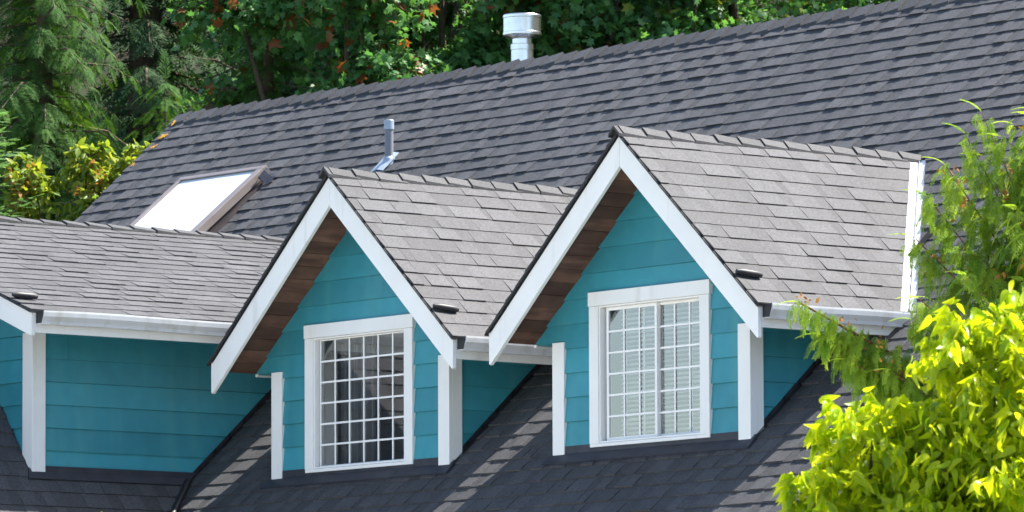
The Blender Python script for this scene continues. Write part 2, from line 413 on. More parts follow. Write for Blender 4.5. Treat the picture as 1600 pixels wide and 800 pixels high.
NAMES = []
def dormer(i, d):
    x0, w_, s, yf, yo, xl, xr, zs, zb, bd = [d[k] for k in ('x0', 'w', 's', 'yf', 'yo', 'xl', 'xr', 'zs', 'zb', 'bd')]
    c = sqrt(1+s*s); k = s/MS; sl = w_*c
    yv = lambda dx: YB-k*dx                        # where the dormer slope meets the main roof
    # ---- roof
    mb = MB()
    for sg in (1, -1):
        F = Frame((x0, 0, -.02), (0, 1, 0), (sg, 0, -s), (sg*s, 0, 1))
        # keep y <= valley: y + k*dx <= YB ; dx = v/c
        keep = [(1., k/c, YB-(.10 if (i == 2 and sg == 1) else -.05))]
        shingles(mb, F, yf-.02, YB, .02, sl+.02, d['ex'], keep=keep, seed=20+i*3+sg, tb=.008, tt=.0125, teeth=(.20, .36), gaps=(.05, .16), wob=.003)
    roof = B(mb, 'dormer_roof', M['shingle'])
    mb = MB()
    for sg in (1, -1):
        F = Frame((x0, 0, -.02), (0, 1, 0), (sg, 0, -s), (sg*s, 0, 1))
        slab(mb, F, [(yf, 0), (YB+.02, 0), (yv(w_)+.02, sl), (yf, sl)], lambda a, b: -.006, -.03, .5)
    B(mb, 'roof_deck', M['black'], roof)
    mb = MB()
    ridge_caps(mb, (x0, YB+.06, -.012), (x0, yf-.03, -.012), Vector((-1, 0, -s)).normalized(), Vector((1, 0, -s)).normalized(), .25, 40+i, .088, .03)
    B(mb, 'ridge_cap', M['cap'], roof)
    # ---- drip edge along the front rakes
    mb = MB()
    for sg in (1, -1):
        mb.prism([(x0, yf-.03, -.028), (x0+sg*(w_+.02), yf-.03, -.028-s*(w_+.02)), (x0+sg*(w_+.02), yf-.03, -.044-s*(w_+.02)), (x0, yf-.03, -.044)], (0, .055, 0))
    B(mb, 'drip_edge', M['black'], roof)
    # ---- barge boards, each its own part
    for sg in (1, -1):
        mb = MB(); g = .0015*sg
        mb.prism([(x0+g, yf, -.037), (x0+sg*w_, yf, -.037-s*w_), (x0+sg*w_, yf, -bd-s*w_+.012), (x0+sg*(w_-.012), yf, -bd-s*w_), (x0+g, yf, -bd)], (0, .036, 0))
        bevel(B(mb, 'bargeboard', M['white'], roof), .003)
    # ---- stained boards under the front overhang
    mb = MB(); R = random.Random(60+i)
    for sg in (1, -1):
        v = .05
        F = Frame((x0, 0, -.165), (0, 1, 0), (sg, 0, -s), (-sg*s, 0, -1)); vm = min(sl, (-zs-.165)/s*c)
        while v < vm-.02:
            wd_ = R.uniform(.13, .15); e = min(v+wd_-.004, vm-.002); h_ = R.uniform(0, .006)
            slab(mb, F, [(yf+.037, v), (yo+.05, v), (yo+.05, e), (yf+.037, e)], lambda a, b: h_, -.012, R.random()); v += wd_
    B(mb, 'soffit', M['soffit'], roof)
    # ---- eaves: fascia, flat soffit, gutter
    for sg in (1, -1):
        X = x0+sg*w_; ze = -s*w_; ye = yv(w_)+.1
        mb = MB(); mb.box((X-sg*.032, yf+.038, ze-.05), (X-sg*.002, ye if sg > 0 else yo+.02, ze-.215 if sg > 0 else ze-.10))
        if sg < 0: mb.box((X-sg*.032, yo+.021, ze-.05), (X-sg*.002, ye, zs-.02))
        B(mb, 'fascia', M['white'], roof)
        mb = MB(); mb.box((X-sg*.034, yo+.03, zs-.006), (xr+.028 if sg > 0 else xl-.028, ye, zs+.012)); B(mb, 'eave_soffit', M['teal'], roof)
        if sg < 0 and i: continue
        # K-style gutter
        g = [(0, -.035), (0, -.15), (.075, -.15), (.082, -.125), (.112, -.085), (.118, -.05), (.118, -.035), (.108, -.035), (.106, -.055), (.07, -.12), (.012, -.138), (.012, -.035)]
        mb = MB(); y0g = yf+.05; nseg = 14
        P = []
        for t in np.linspace(0, 1, nseg+1):
            yy = y0g+(ye-.02-y0g)*t; wv = .006*sin(t*9+i)*(1 if i == 0 else .4)
            P.append([(X+sg*(.001+a), yy, ze+b+wv) for a, b in g])
        n = len(g)
        for q in range(nseg):
            for j in range(n):
                f = [P[q][j], P[q][(j+1) % n], P[q+1][(j+1) % n], P[q+1][j]]
                mb.poly(f if sg < 0 else f[::-1])
        mb.poly(P[0][:]); mb.poly(P[-1][:])
        gt = B(mb, 'gutter', M['gutter'], roof)
        mb = MB(); mb.prism([(X+sg*(.003+a), y0g-.006, ze+b) for a, b in ((0, -.04), (.105, -.04), (.105, -.06), (.075, -.14), (0, -.14))], (0, .004, 0)); B(mb, 'gutter_end_cap', M['black'], roof)
    # rolled shingle piece on the right slope
    mb = MB(); vv = (w_-(.24 if i else .27))
    kick(mb, (x0+vv, yf-.01, -s*vv+.022), (0.10, 1, -.10*s), .24)
    tag(B(mb, 'rake_diverter', M['black'], roof), 'small dark rolled strip at the foot of the rake')
    # ---- front wall with window opening
    F = Frame((0, yo, 0), (1, 0, 0), (0, 0, 1), (0, -1, 0))
    top = [(x0, -.075), (x0-w_+.04, -s*(w_-.04)-.075), (x0-w_+.04, zs), (x0+w_-.04, zs), (x0+w_-.04, -s*(w_-.04)-.075)]
    low = [(xl, zb), (xr, zb), (xr, zs+.001), (xl, zs+.001)]
    if -s*(w_-.04)-.075 < zs: top = [(x0, -.075), (x0+(zs+.075)/s, zs), (x0-(zs+.075)/s, zs)]
    holes = []
    W = WIN[i]
    if W: holes = [[(W['x0']+.05, W['z0']-.015), (W['x1']-.05, W['z0']-.015), (W['x1']-.05, W['z1']-.05), (W['x0']+.05, W['z1']-.05)]]
    mb = MB(); off = -1.661-.198*4
    siding(mb, F, [top, low], holes, .198, off, 70+i, .026)
    wall = B(mb, 'dormer_wall', M['teal'])
    if i: tag(wall, 'teal lapped gable front of a dormer')
    # side walls
    yend = yv(min(abs(xr-x0), w_))+.25
    for X, sg in ((xr, 1), (xl, -1)):
        F = Frame((X, 0, 0), (0, 1, 0), (0, 0, 1), (sg, 0, 0)); mb = MB()
        siding(mb, F, [[(yo, zb-.1), (yend, zb-.1), (yend, zs+.02), (yo, zs+.02)]], (), .198, off, 80+i)
        B(mb, 'side_siding', M['teal'], wall)
    # corner boards
    for X, sg in ((xr, 1), (xl, -1)):
        mb = MB(); zt = zs-.004
        bot = zb+.0
        mb.box((X-sg*.115, yo-.036, bot), (X+sg*.033, yo-.002, zt))
        mb.box((X+sg*.001, yo-.0015, bot-.03), (X+sg*.0325, yo+.105, zt))
        bevel(B(mb, 'corner_board', M['white'], wall), .003)
    # flashing along the side walls and the apron below the front
    for X, sg in ((xr, 1), (xl, -1)):
        mb = MB()
        for y in np.arange(max(yo, .45 if i == 0 else yo), yend, .16):
            z = MS*(y-YB); dy = .17
            mb.poly([(X+sg*.024, y, z-.05), (X+sg*.024, y+dy, z+MS*dy-.05), (X+sg*.024, y+dy, z+MS*dy+.045), (X+sg*.024, y, z+.045)])
            mb.poly([(X+sg*.02, y, z+.004), (X+sg*.02, y+dy, z+MS*dy+.004), (X+sg*.055, y+dy, z+MS*dy+.006), (X+sg*.055, y, z+.006)])
        B(mb, 'side_flashing', M['black'], wall)
    if i:
        mb = MB(); z = MS*(yo-YB)
        F = Frame((0, yo-.02, z-.02*MS), (1, 0, 0), (0, -1, -MS), (0, -MS, 1))
        slab(mb, F, [(xl-.06, -.05), (xr+.06, -.05), (xr+.09, .115), (xl-.09, .115)], lambda a, b: .014+.02*max(0, (.02-b)), -.02, .5)
        mb.box((xl-.03, yo-.028, z-.04), (xr+.03, yo-.003, z+.055))
        B(mb, 'base_flashing', M['navy'], wall)
    # dark room behind the window
    if W:
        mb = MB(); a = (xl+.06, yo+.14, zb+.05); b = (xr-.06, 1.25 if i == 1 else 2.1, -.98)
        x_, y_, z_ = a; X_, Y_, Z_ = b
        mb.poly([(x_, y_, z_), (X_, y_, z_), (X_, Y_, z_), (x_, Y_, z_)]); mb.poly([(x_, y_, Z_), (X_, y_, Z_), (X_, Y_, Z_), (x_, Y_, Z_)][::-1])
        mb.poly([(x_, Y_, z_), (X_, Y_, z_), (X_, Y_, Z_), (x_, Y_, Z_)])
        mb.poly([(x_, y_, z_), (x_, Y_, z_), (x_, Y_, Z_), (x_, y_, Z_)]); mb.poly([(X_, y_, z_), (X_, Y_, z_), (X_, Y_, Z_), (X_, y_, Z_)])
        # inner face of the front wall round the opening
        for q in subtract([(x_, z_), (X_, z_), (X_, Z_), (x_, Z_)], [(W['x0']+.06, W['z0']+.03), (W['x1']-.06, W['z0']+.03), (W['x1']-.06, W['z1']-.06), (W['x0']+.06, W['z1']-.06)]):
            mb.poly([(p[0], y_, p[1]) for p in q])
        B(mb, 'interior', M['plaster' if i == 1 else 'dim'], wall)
    return roof, wall

for i, d in enumerate(D): dormer(i, d)

# ---- windows
def window(i, d, W):
    yo = d['yo']; x0, x1, z0, z1 = W['x0'], W['x1'], W['z0'], W['z1']; cw = .115
    mb = MB(); y1 = yo-.042; y2 = yo+.02
    mb.box((x0-.006, y1-.006, z1-.115), (x1+.012, y2, z1))                      # head
    mb.box((x0, y1, z0), (x0+cw, y2, z1-.117)); mb.box((x1-cw, y1, z0), (x1, y2, z1-.117))
    mb.box((x0+.002, y1+.003, z0-.028), (x1-.002, y2, z0-.0))                # sill
    win = bevel(B(mb, 'window', M['white']), .003)
    a, b, e, t = x0+cw, x1-cw, z0+.003, z1-.117        # opening
    def ring(mb, a, b, e, t, fw_, ya, yb):
        mb.box((a, ya, e), (a+fw_, yb, t)); mb.box((b-fw_, ya, e), (b, yb, t))
        mb.box((a+fw_+.0005, ya+.001, e), (b-fw_-.0005, yb-.001, e+fw_)); mb.box((a+fw_+.0005, ya+.001, t-fw_), (b-fw_-.0005, yb-.001, t))
    mb = MB(); ring(mb, a+.001, b-.001, e, t, .012, yo-.03, yo+.085); B(mb, 'frame', M['vinyl'], win)
    a += .013; b -= .013; e += .013; t -= .013
    if i == 1: sashes = [(a+.02, b, 0., 6, .010)]
    else: mid = (a+b)/2+.03; sashes = [(a+.03, mid+.014, .0, 3, .026), (mid-.010, b, .03, 3, .022)]
    for (sa, sb, dy, nc, sw_) in sashes:
        ya = yo+.012+dy
        mb = MB(); ring(mb, sa+.001, sb-.001, e+.001, t-.001, sw_, ya, ya+.028); sash = B(mb, 'sash', M['vinyl'], win)
        ga, gb, ge, gt = sa+sw_, sb-sw_, e+sw_, t-sw_
        mb = MB(); mb.poly([(ga, ya+.009, ge), (gb, ya+.009, ge), (gb, ya+.009, gt), (ga, ya+.009, gt)]); B(mb, 'glass_pane', M['glass'], win)
        mb = MB()
        for k in range(1, nc):
            x = ga+(gb-ga)*k/nc; mb.box((x-.0078, ya+.001, ge), (x+.0078, ya+.0070, gt))
        for k in range(1, 6):
            z = ge+(gt-ge)*k/6; mb.box((ga, ya+.0005, z-.0078), (gb, ya+.0075, z+.0078))
        B(mb, 'muntin_grid', M['vinyl'], win)
    R = random.Random(90+i)
    if i == 1:                                         # curtain drawn to the left side
        mb = MB(); n = 46; xs_ = np.linspace(a-.02, a+.42, n); P = [(x, yo+.27+.03*sin(k*.9)+.012*sin(k*2.3)) for k, x in enumerate(xs_)]
        for k in range(n-1):
            mb.poly([(*P[k], e-.03), (*P[k+1], e-.03), (*P[k+1], t+.05), (*P[k], t+.05)], .5, True)
        tag(B(mb, 'curtain', M['curtain'], win), 'pale curtain drawn to the left')
    else:
        for (sa, sb, dy, nc, sw_) in sashes:
            mb = MB(); yb_ = yo+.16; z = e-.01
            while z < t+.02:
                tl = R.uniform(.55, .8); hw = .0155
                mb.poly([(sa+.01, yb_-hw*cos(tl), z-hw*sin(tl)), (sb-.008, yb_-hw*cos(tl), z-hw*sin(tl)), (sb-.008, yb_+hw*cos(tl), z+hw*sin(tl)), (sa+.01, yb_+hw*cos(tl), z+hw*sin(tl))])
                z += .037
            for x in (sa+.09, (sa+sb)/2, sb-.09): mb.box((x-.008, yb_-.016, e-.02), (x+.008, yb_-.0145, t+.02))
            tag(B(mb, 'blind', M['blind'], win), 'white horizontal slat blind')
    return win
tag(window(1, D[1], WIN[1]), 'single window with white grid and a curtain')
tag(window(2, D[2], WIN[2]), 'two-sash window with white grid and slat blinds')

# ---- lower wing roof on the left, with its walls
XWR = -7.75; ZWR = ZW0-SW*(XWR-XW0); cw_ = sqrt(1+SW*SW)
FW = Frame((XWR, 0, ZWR-.02), (0, 1, 0), (1, 0, -SW), (SW, 0, 1))
FWL = Frame((XWR, 0, ZWR-.02), (0, 1, 0), (-1, 0, -SW), (-SW, 0, 1))
# y limit where the wing meets the main roof: SW side  z_w(x) = MS*(y-YB)
xrel = XWR-XW0
# z = ZWR - SW*v/cw_ ; y <= YB + z/MS
keepw = [(1., SW/cw_/MS, YB+ZWR/MS+.03)]
cutw = [[(D[0]['yo']-.03, 0), (.75, 0), (.75, (XW0-XWR)*cw_), (D[0]['yo']-.03, (XW0-XWR)*cw_)]]
mb = MB(); shingles(mb, FW, -3.4, .8, .02, 3.6, .167, keep=keepw, cuts=cutw, seed=33)
wing = B(mb, 'lower_wing_roof', M['shingle'])
mb = MB(); shingles(mb, FWL, -3.4, D[0]['yo'], .02, 3.6, .167, seed=34)
B(mb, 'left_slope', M['shingle'], wing)
mb = MB()
slab(mb, FW, [(-3.38, 0), (.9, 0), (-1.6, 3.58), (-3.38, 3.58)], lambda a, b: -.006, -.03, .5)
slab(mb, FWL, [(-3.38, 0), (D[0]['yo'], 0), (D[0]['yo'], 3.58), (-3.38, 3.58)], lambda a, b: -.006, -.03, .5)
B(mb, 'roof_deck', M['black'], wing)
mb = MB()                                              # flashing strip below the teal side wall
slab(mb, FW, [(D[0]['yo']-.05, (XW0-XWR)*cw_-.02), (.56, (XW0-XWR)*cw_-.02), (.50, (XW0-XWR)*cw_+.10), (D[0]['yo']-.1, (XW0-XWR)*cw_+.10)], lambda a, b: .024, -.01, .5)
mb.box((XW0-.01, D[0]['yo']+.1, ZW0-.08), (XW0+.03, .62, ZW0+.03))
tag(B(mb, 'base_flashing', M['navy'], wing), 'dark strip between the teal wall and the lower roof')
mb = MB()                                              # rolled valley metal between wing and main roof
vp = [(xv(y)+.0, y, MS*(y-YB)+.035) for y in (.46, .2, -.2, -1., -1.9)]
mb.tube(vp, .028, 8)
B(mb, 'valley_flashing', M['black'], wing)

# ---- body of the house below the roof
mb = MB()
zE = MS*(YEAVE-YB)
mb.prism([(XL_R+.35, YEAVE+.5, -8.2), (XL_R+.35, YR+4.2, -8.2), (XL_R+.35, YR+4.2, HR-MS*4.2-.1), (XL_R+.35, YR, HR-.1), (XL_R+.35, YEAVE+.5, zE+.35)], (.12, 0, 0))
mb.prism([(XR_R-.35, YEAVE+.5, -8.2), (XR_R-.35, YR+4.2, -8.2), (XR_R-.35, YR+4.2, HR-MS*4.2-.1), (XR_R-.35, YR, HR-.1), (XR_R-.35, YEAVE+.5, zE+.35)], (-.12, 0, 0))
mb.box((XL_R+.48, YEAVE+.5, -8.2), (XR_R-.48, YEAVE+.62, zE+.4)); mb.box((XL_R+.48, YR+4.1, -8.2), (XR_R-.48, YR+4.2, HR-MS*4.2))
mb.box((-10.2, -3.1, -8.2), (-5.4, -2.98, -3.8)); mb.box((-5.52, -2.97, -8.2), (-5.4, YEAVE+.49, -3.8)); mb.box((-10.2, -2.97, -8.2), (-10.08, YEAVE+.49, -3.8))
mb.prism([(-10.2, -3.1, -3.79), (-5.4, -3.1, -3.79), (XWR, -3.1, ZWR-.1)], (0, .12, 0))
B(mb, 'lower_wall', M['teal'])
mb = MB(); mb.box((XL_R+.3, YEAVE+.0, zE-.25), (XR_R-.3, YEAVE+.04, zE-.04)); B(mb, 'eave_fascia', M['white'], main_roof)
mb = MB(); mb.box((-5.2, YEAVE-.10, zE-.13), (XR_R-.1, YEAVE-.002, zE-.03)); B(mb, 'eave_gutter', M['gutter'], main_roof)

# ---- small lower gable, mostly behind the bright tree
gx, gz, gy = 5.89, -2.42, -1.9
mb = MB(); gw = 1.0
for sg in (1, -1):
    F = Frame((gx, 0, gz-.02), (0, 1, 0), (sg, 0, -.9), (sg*.9, 0, 1))
    shingles(mb, F, gy-.02, 1.4, .02, gw*1.345, .167, keep=[(1., .9/1.345/MS, YB+gz/MS+.05)], seed=55+sg)
groof = B(mb, 'gable_roof', M['shingle'])
for sg in (1, -1):
    mb = MB(); mb.prism([(gx+.001*sg, gy, gz-.05), (gx+sg*gw, gy, gz-.05-.9*gw), (gx+sg*gw, gy, gz-.28-.9*gw), (gx+.001*sg, gy, gz-.28)], (0, .036, 0)); B(mb, 'bargeboard', M['white'], groof)
mb = MB(); siding(mb, Frame((0, gy+.3, 0), (1, 0, 0), (0, 0, 1), (0, -1, 0)), [[(gx, gz-.07), (gx-gw+.05, gz-.07-.9*(gw-.05)), (gx+gw-.05, gz-.07-.9*(gw-.05))]], (), .198, 0, 5)
B(mb, 'gable_wall', M['teal'], groof)

# ---- skylight
mb = MB(); sx0, sx1 = -11.50, -10.12
ytop, ybot = 4.07, 2.95
def zr(y): return MS*(y-YB)
T0, T1 = zr(ytop)+.11, zr(ybot)+.20      # frame top: slightly flatter than the roof
dv = Vector((0, ytop-ybot, T0-T1)).normalized(); nv = Vector((0, -dv.z, dv.y))
FS = Frame((0, ytop, T0), (1, 0, 0), -dv, nv); SL = sqrt((ytop-ybot)**2+(T0-T1)**2)
def fbox(mb, F, a, b, h0, h1): slab(mb, F, [(a[0], a[1]), (b[0], a[1]), (b[0], b[1]), (a[0], b[1])], lambda u, v: h1, h0, .5)
for a, b in (((sx0, 0), (sx1, .055)), ((sx0, SL-.055), (sx1, SL)), ((sx0, .056), (sx0+.055, SL-.056)), ((sx1-.10, .056), (sx1, SL-.056))): fbox(mb, FS, a, b, -.075, 0.)
sky_o = bevel(B(mb, 'skylight', M['bronze']), .004); tag(sky_o, 'brown framed skylight with pane coloured as reflected white sky')
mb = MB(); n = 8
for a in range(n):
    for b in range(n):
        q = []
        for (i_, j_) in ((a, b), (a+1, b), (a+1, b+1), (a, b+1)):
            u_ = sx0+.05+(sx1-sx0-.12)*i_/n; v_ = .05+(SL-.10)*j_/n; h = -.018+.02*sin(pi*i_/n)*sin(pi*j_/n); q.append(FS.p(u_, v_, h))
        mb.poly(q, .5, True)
B(mb, 'pane', M['sky_pane'], sky_o)
mb = MB()
mb.prism([(sx0+.02, ytop-.02, zr(ytop-.02)-.03), (sx0+.02, ybot+.02, zr(ybot+.02)-.03), (sx0+.02, ybot+.02, T1-.06), (sx0+.02, ytop-.02, T0-.075)], (sx1-sx0-.04, 0, 0))
B(mb, 'curb', M['curb'], sky_o)
mb = MB(); F = Frame((0, YR, HR-.02), (1, 0, 0), (0, -1, -MS), (0, -MS, 1))
slab(mb, F, [(sx1-.01, vmain(ytop+.03)), (sx1+.06, vmain(ytop+.03)), (sx1+.13, vmain(ybot)), (sx1-.01, vmain(ybot))], lambda a, b: .024, -.01, .5)
B(mb, 'side_flashing', M['curb'], sky_o)
mb = MB()                                           # bent-up corner of the head flashing
cx = sx1+.03; cy = ytop-.02
cy -= .03; P = [(cx, cy, zr(cy)+.10), (cx+.04, cy, zr(cy)+.085), (cx+.08, cy, zr(cy)+.045), (cx+.13, cy, zr(cy)+.025), (cx+.19, cy, zr(cy)+.03)]
for a, b in zip(P[:-1], P[1:]):
    a, b = Vector(a), Vector(b); o_ = Vector((-.01, -.07, -.08)); mb.poly([a, b, b+o_*.8, a+o_]); mb.poly([a+Vector((0, .004, .006)), b+Vector((0, .004, .006)), b+Vector((0, .03, .025)), a+Vector((0, .03, .025))])
mb.poly([P[0], Vector(P[0])+Vector((-.01, -.07, -.08)), Vector(P[2])+Vector((-.02, -.06, -.07)), P[2]])
B(mb, 'corner_flashing', M['lead'] if False else M['navy'], sky_o)

# ---- plumbing vent
vx, vyy = -8.165, 4.03; vz = zr(vyy)
mb = MB(); mb.lathe((vx, vyy, vz), [(.041, -.05), (.041, .37)], 24)
pipe = B(mb, 'vent_pipe', M['pvc'])
mb = MB(); mb.lathe((vx, vyy, vz+.30), [(.042, 0), (.047, .002), (.047, .085), (.044, .09), (.034, .09), (.034, .03)], 24); B(mb, 'vent_collar', M['lead'], pipe)
mb = MB(); F = Frame((vx, vyy, vz-.0), (1, 0, 0), (0, -1, -MS), (0, -MS, 1))
prof = [(-.12, .02), (-.05, .03), (0., .042), (.05, .03), (.08, .022)]
for (a, h), (b, h2) in zip(prof[:-1], prof[1:]):
    mb.poly([F.p(a, -.10, h), F.p(b, -.10, h2), F.p(b+.0, .16, h2*.8), F.p(a-.0, .16, h*.8)], .5, True)
mb.poly([F.p(-.12, .16, .016), F.p(-.12, .16, -.01), F.p(.08, .16, -.01), F.p(.08, .16, .018)])
mb.lathe((vx, vyy, vz), [(.08, -.08), (.055, .03), (.043, .05)], 24)
B(mb, 'pipe_flashing', M['lead'], pipe)

# ---- metal flue
fx, fy = -8.57, 5.955; fz = HR+.15
mb = MB(); mb.lathe((fx, fy, fz), [(.106, -1.3), (.106, .13), (.111, .134), (.111, .185), (.106, .19), (.08, .192)], 48)
flue = tag(B(mb, 'flue_pipe', M['galv']), 'shiny round metal flue with a wide cap')
mb = MB(); mb.lathe((fx, fy, fz), [(.094, .18), (.094, .30)], 40); B(mb, 'flue_neck', M['galv'], flue)
mb = MB(); mb.lathe((fx, fy, fz), [(.08, .235), (.10, .24), (.178, .27), (.184, .276), (.184, .300), (.180, .304), (.180, .435), (.184, .44), (.184, .462), (.178, .47), (.06, .482), (.0, .485)], 48); B(mb, 'flue_cap', M['galv'], flue)
mb = MB(); mb.lathe((fx, fy, fz-.85), [(.22, -.30), (.13, .1), (.108, .12)], 32); B(mb, 'flue_flashing', M['galv'], flue)

# ------------------------------------------------------------------ vegetation
def fields(verts, faces, Rm, P, tone, name, m, smooth=False):
    """many transformed copies of one small template as one mesh"""
    v = np.asarray(verts, np.float32); N = len(P); k = len(v)
    V = np.einsum('nij,kj->nki', Rm.astype(np.float32), v)+P[:, None, :].astype(np.float32)
    lens = np.array([len(f) for f in faces]); flat = np.concatenate([np.array(f) for f in faces]); nl = len(flat)
    loops = (flat[None, :]+(np.arange(N)*k)[:, None]).ravel().astype(np.int32)
    starts = (np.concatenate([[0], np.cumsum(lens)[:-1]])[None, :]+(np.arange(N)*nl)[:, None]).ravel().astype(np.int32)
    me = bpy.data.meshes.new(name); me.vertices.add(N*k); me.vertices.foreach_set('co', V.ravel())
    me.loops.add(len(loops)); me.loops.foreach_set('vertex_index', loops)
    me.polygons.add(len(starts)); me.polygons.foreach_set('loop_start', starts)
    if smooth: me.polygons.foreach_set('use_smooth', np.ones(len(starts), bool))
    me.update(calc_edges=True)
    a = me.attributes.new('tone', 'FLOAT', 'FACE'); a.data.foreach_set('value', np.repeat(tone, len(lens)).astype(np.float32))
    me.materials.append(m)
    o = bpy.data.objects.new(name, me); COL.objects.link(o); return o
def rots(d, n, scale):
    """matrices whose columns are side, tip direction d, normal (as near n as possible)"""
    d = d/np.linalg.norm(d, axis=1)[:, None]; s = np.cross(d, n); s /= np.linalg.norm(s, axis=1)[:, None]+1e-9; n2 = np.cross(s, d)
    return np.stack([s, d, n2], axis=2)*np.asarray(scale).reshape(-1, 1, 1)

def tpl_maple():
    half = [(0, .68), (13, .42), (24, .34), (44, .60), (60, .36), (78, .30), (102, .46), (128, .28), (180, .36)]
    pts = [(a, r) for a, r in half]+[(-a, r) for a, r in half[1:-1][::-1]]
    v = [(0, .36, .03)]
    for a, r in pts: x, y = r*sin(radians(a)), .36+r*cos(radians(a)); v.append((x, y, -.30*r*r+.05*(1 if abs(a) % 44 < 3 else 0)))
    n = len(pts); return v, [(0, 1+i, 1+(i+1) % n) for i in range(n)]
def tpl_ovate(wd=.26, droop=.34, fold=.35):
    ys = [0, .1, .3, .55, .8, 1.]; ws = [.012, .6*wd, wd, .92*wd, .5*wd, .008]; v = []
    for y, w_ in zip(ys, ws):
        z = -droop*y*y
        v += [(-w_, y-.02, z+fold*w_), (0, y, z), (w_, y-.02, z+fold*w_)]
    f = []
    for i in range(5): a = i*3; f += [(a, a+1, a+4, a+3), (a+1, a+2, a+5, a+4)]
    return v, f
def tpl_spray(n=12, tw=.022, spread=.42, droop=.25, sub=0, seed=1):
    """flat conifer spray: rib with side twiglets (and optional secondary lobes)"""
    R = random.Random(seed); v = []; f = []
    def rh(p, q, w_):
        p = np.array(p); q = np.array(q); d = q-p; s = np.array([-d[1], d[0], 0]); s = s/(np.linalg.norm(s)+1e-9)*w_; m_ = p+d*.5; i = len(v)
        v.extend([tuple(p), tuple(m_+s+[0, 0, R.uniform(-.01, .01)]), tuple(q), tuple(m_-s)]); f.append((i, i+1, i+2, i+3))
    Z = lambda y, x: -droop*y*y-.25*abs(x)**1.6
    rh((0, 0, 0), (0, .5, Z(.5, 0)), tw); rh((0, .48, Z(.48, 0)), (0, 1, Z(1, 0)), tw)
    for k in range(n):
        y = .06+.9*k/n
        for sg in (-1, 1):
            L = spread*(1-.75*y)*R.uniform(.75, 1.15)*(.6 if y < .12 else 1); an = R.uniform(.75, 1.0)
            p = (0, y, Z(y, 0)); q = (sg*L*sin(an), y+L*cos(an), Z(y+L*cos(an), L*sin(an)))
            rh(p, q, tw)
            for j in range(sub):
                t = (j+.7)/(sub+.3); b = tuple(np.array(p)*(1-t)+np.array(q)*t)
                for s2 in (-1, 1):
                    l2 = L*.38*(1-.5*t)*R.uniform(.7, 1.2); a2 = sg*an+s2*.7
                    qx, qy = b[0]+l2*sin(a2), b[1]+l2*cos(a2); rh(b, (qx, qy, Z(qy, qx)+R.uniform(-.015, .015)), tw*.9)
    return v, f
TM = tpl_maple(); TO = tpl_ovate(.21, .5, .45); TO2 = tpl_ovate(.22, .2, .25)
THEM = tpl_spray(15, .02, .45, .28, 0, 2); TSPR = tpl_spray(18, .017, .30, .08, 0, 3); TCED = tpl_spray(11, .019, .42, .75, 4, 4); TFIR = tpl_spray(8, .035, .45, .3, 0, 5)

def unit(a): return a/(np.linalg.norm(a, axis=-1, keepdims=True)+1e-9)

def broadleaf(name, label, cat, base, h, lobes, nsh, per, size, m, seed, tpl=TM, group=None, droop=.35, upn=.75, shoot=.9, extra=None, trunk_r=.16, bark='bark', hang=0.):
    """tapered trunk with limbs to each lobe of the crown, leaf-bearing shoots through the lobes"""
    rg = np.random.default_rng(seed); base = Vector(base); root = empty(name, base, label, cat, group)
    mb = MB(); inv = Matrix.Translation(-base)
    topc = max(lobes, key=lambda l: l[2])
    trunk = [Vector((0, 0, -.3)), Vector((.1, .05, h*.25)), Vector((.02, -.1, h*.5)), Vector((topc[0]*.5, topc[1]*.5, h*.75))]
    mb.tube(trunk, [trunk_r, trunk_r*.8, trunk_r*.62, trunk_r*.35], 10)
    allP = []; alld = []
    tot = sum(l[3]**2 for l in lobes)
    for (lx, ly, lz, lr) in lobes:
        c = Vector((lx, ly, lz)); st = trunk[2]+(trunk[3]-trunk[2])*rg.uniform(0, .9) if lz > h*.5 else trunk[1]+(trunk[2]-trunk[1])*.6
        md = (st+c)*.5+Vector((rg.uniform(-.2, .2), rg.uniform(-.2, .2), -.1*lr)); mb.tube([st, md, c], [trunk_r*.34, trunk_r*.24, trunk_r*.12], 7)
        ns = max(4, int(nsh*lr*lr/tot))
        dirs = unit(rg.normal(size=(ns, 3))+np.array([0, 0, .25])); rad = rg.uniform(.35, 1.08, ns)**.6*lr
        E = np.array(c)+dirs*rad[:, None]*np.array([1, 1, .82])
        for e_, dd in zip(E, dirs):
            L = shoot*rg.uniform(.5, 1.1)*min(1., lr); s0 = Vector(e_-dd*L); 
            if rg.random() < .5: mb.tube([c+(s0-c)*.3, s0, Vector(e_)], [trunk_r*.07, trunk_r*.05, trunk_r*.025], 4, False)
            t = (np.arange(per)+rg.uniform(0, 1, per))/per
            P = e_-dd*L+dd*(L*t)[:, None]+np.array([0, 0, -1])*(droop*L*t*t)[:, None]+rg.normal(size=(per, 3))*.05*lr
            sd = unit(np.cross(dd, rg.normal(size=(per, 3)))); 
            d_ = unit(dd*rg.uniform(.2, .9, per)[:, None]+sd+np.array([0, 0, -1])*(rg.uniform(.1, .6, per)+hang)[:, None])
            allP.append(P); alld.append(d_)
    P = np.concatenate(allP); d_ = np.concatenate(alld)
    mb.build('trunk', M[bark], root)
    n_ = unit(np.array([0, 0, upn])+rg.normal(size=P.shape)*.45)
    sz = size*rg.uniform(.6, 1.2, len(P)); tone = np.clip(rg.beta(2, 2.4, len(P)), 0, 1)
    o = fields(*tpl, rots(d_, n_, sz), P, tone, 'crown', m); o.parent = root
    if extra:
        for nm, em, frac, tp, es, pick in extra:
            sel = np.where(pick(P, rg))[0]
            if len(sel) < 3: continue
            sel = rg.choice(sel, min(len(sel), max(3, int(frac*len(sel)))), replace=False)
            o2 = fields(*tp, rots(d_[sel], n_[sel], es*rg.uniform(.7, 1.2, len(sel))), P[sel]+rg.normal(size=(len(sel), 3))*.03, rg.random(len(sel)), nm, em); o2.parent = root; tag(o2, kind='stuff')
    return root

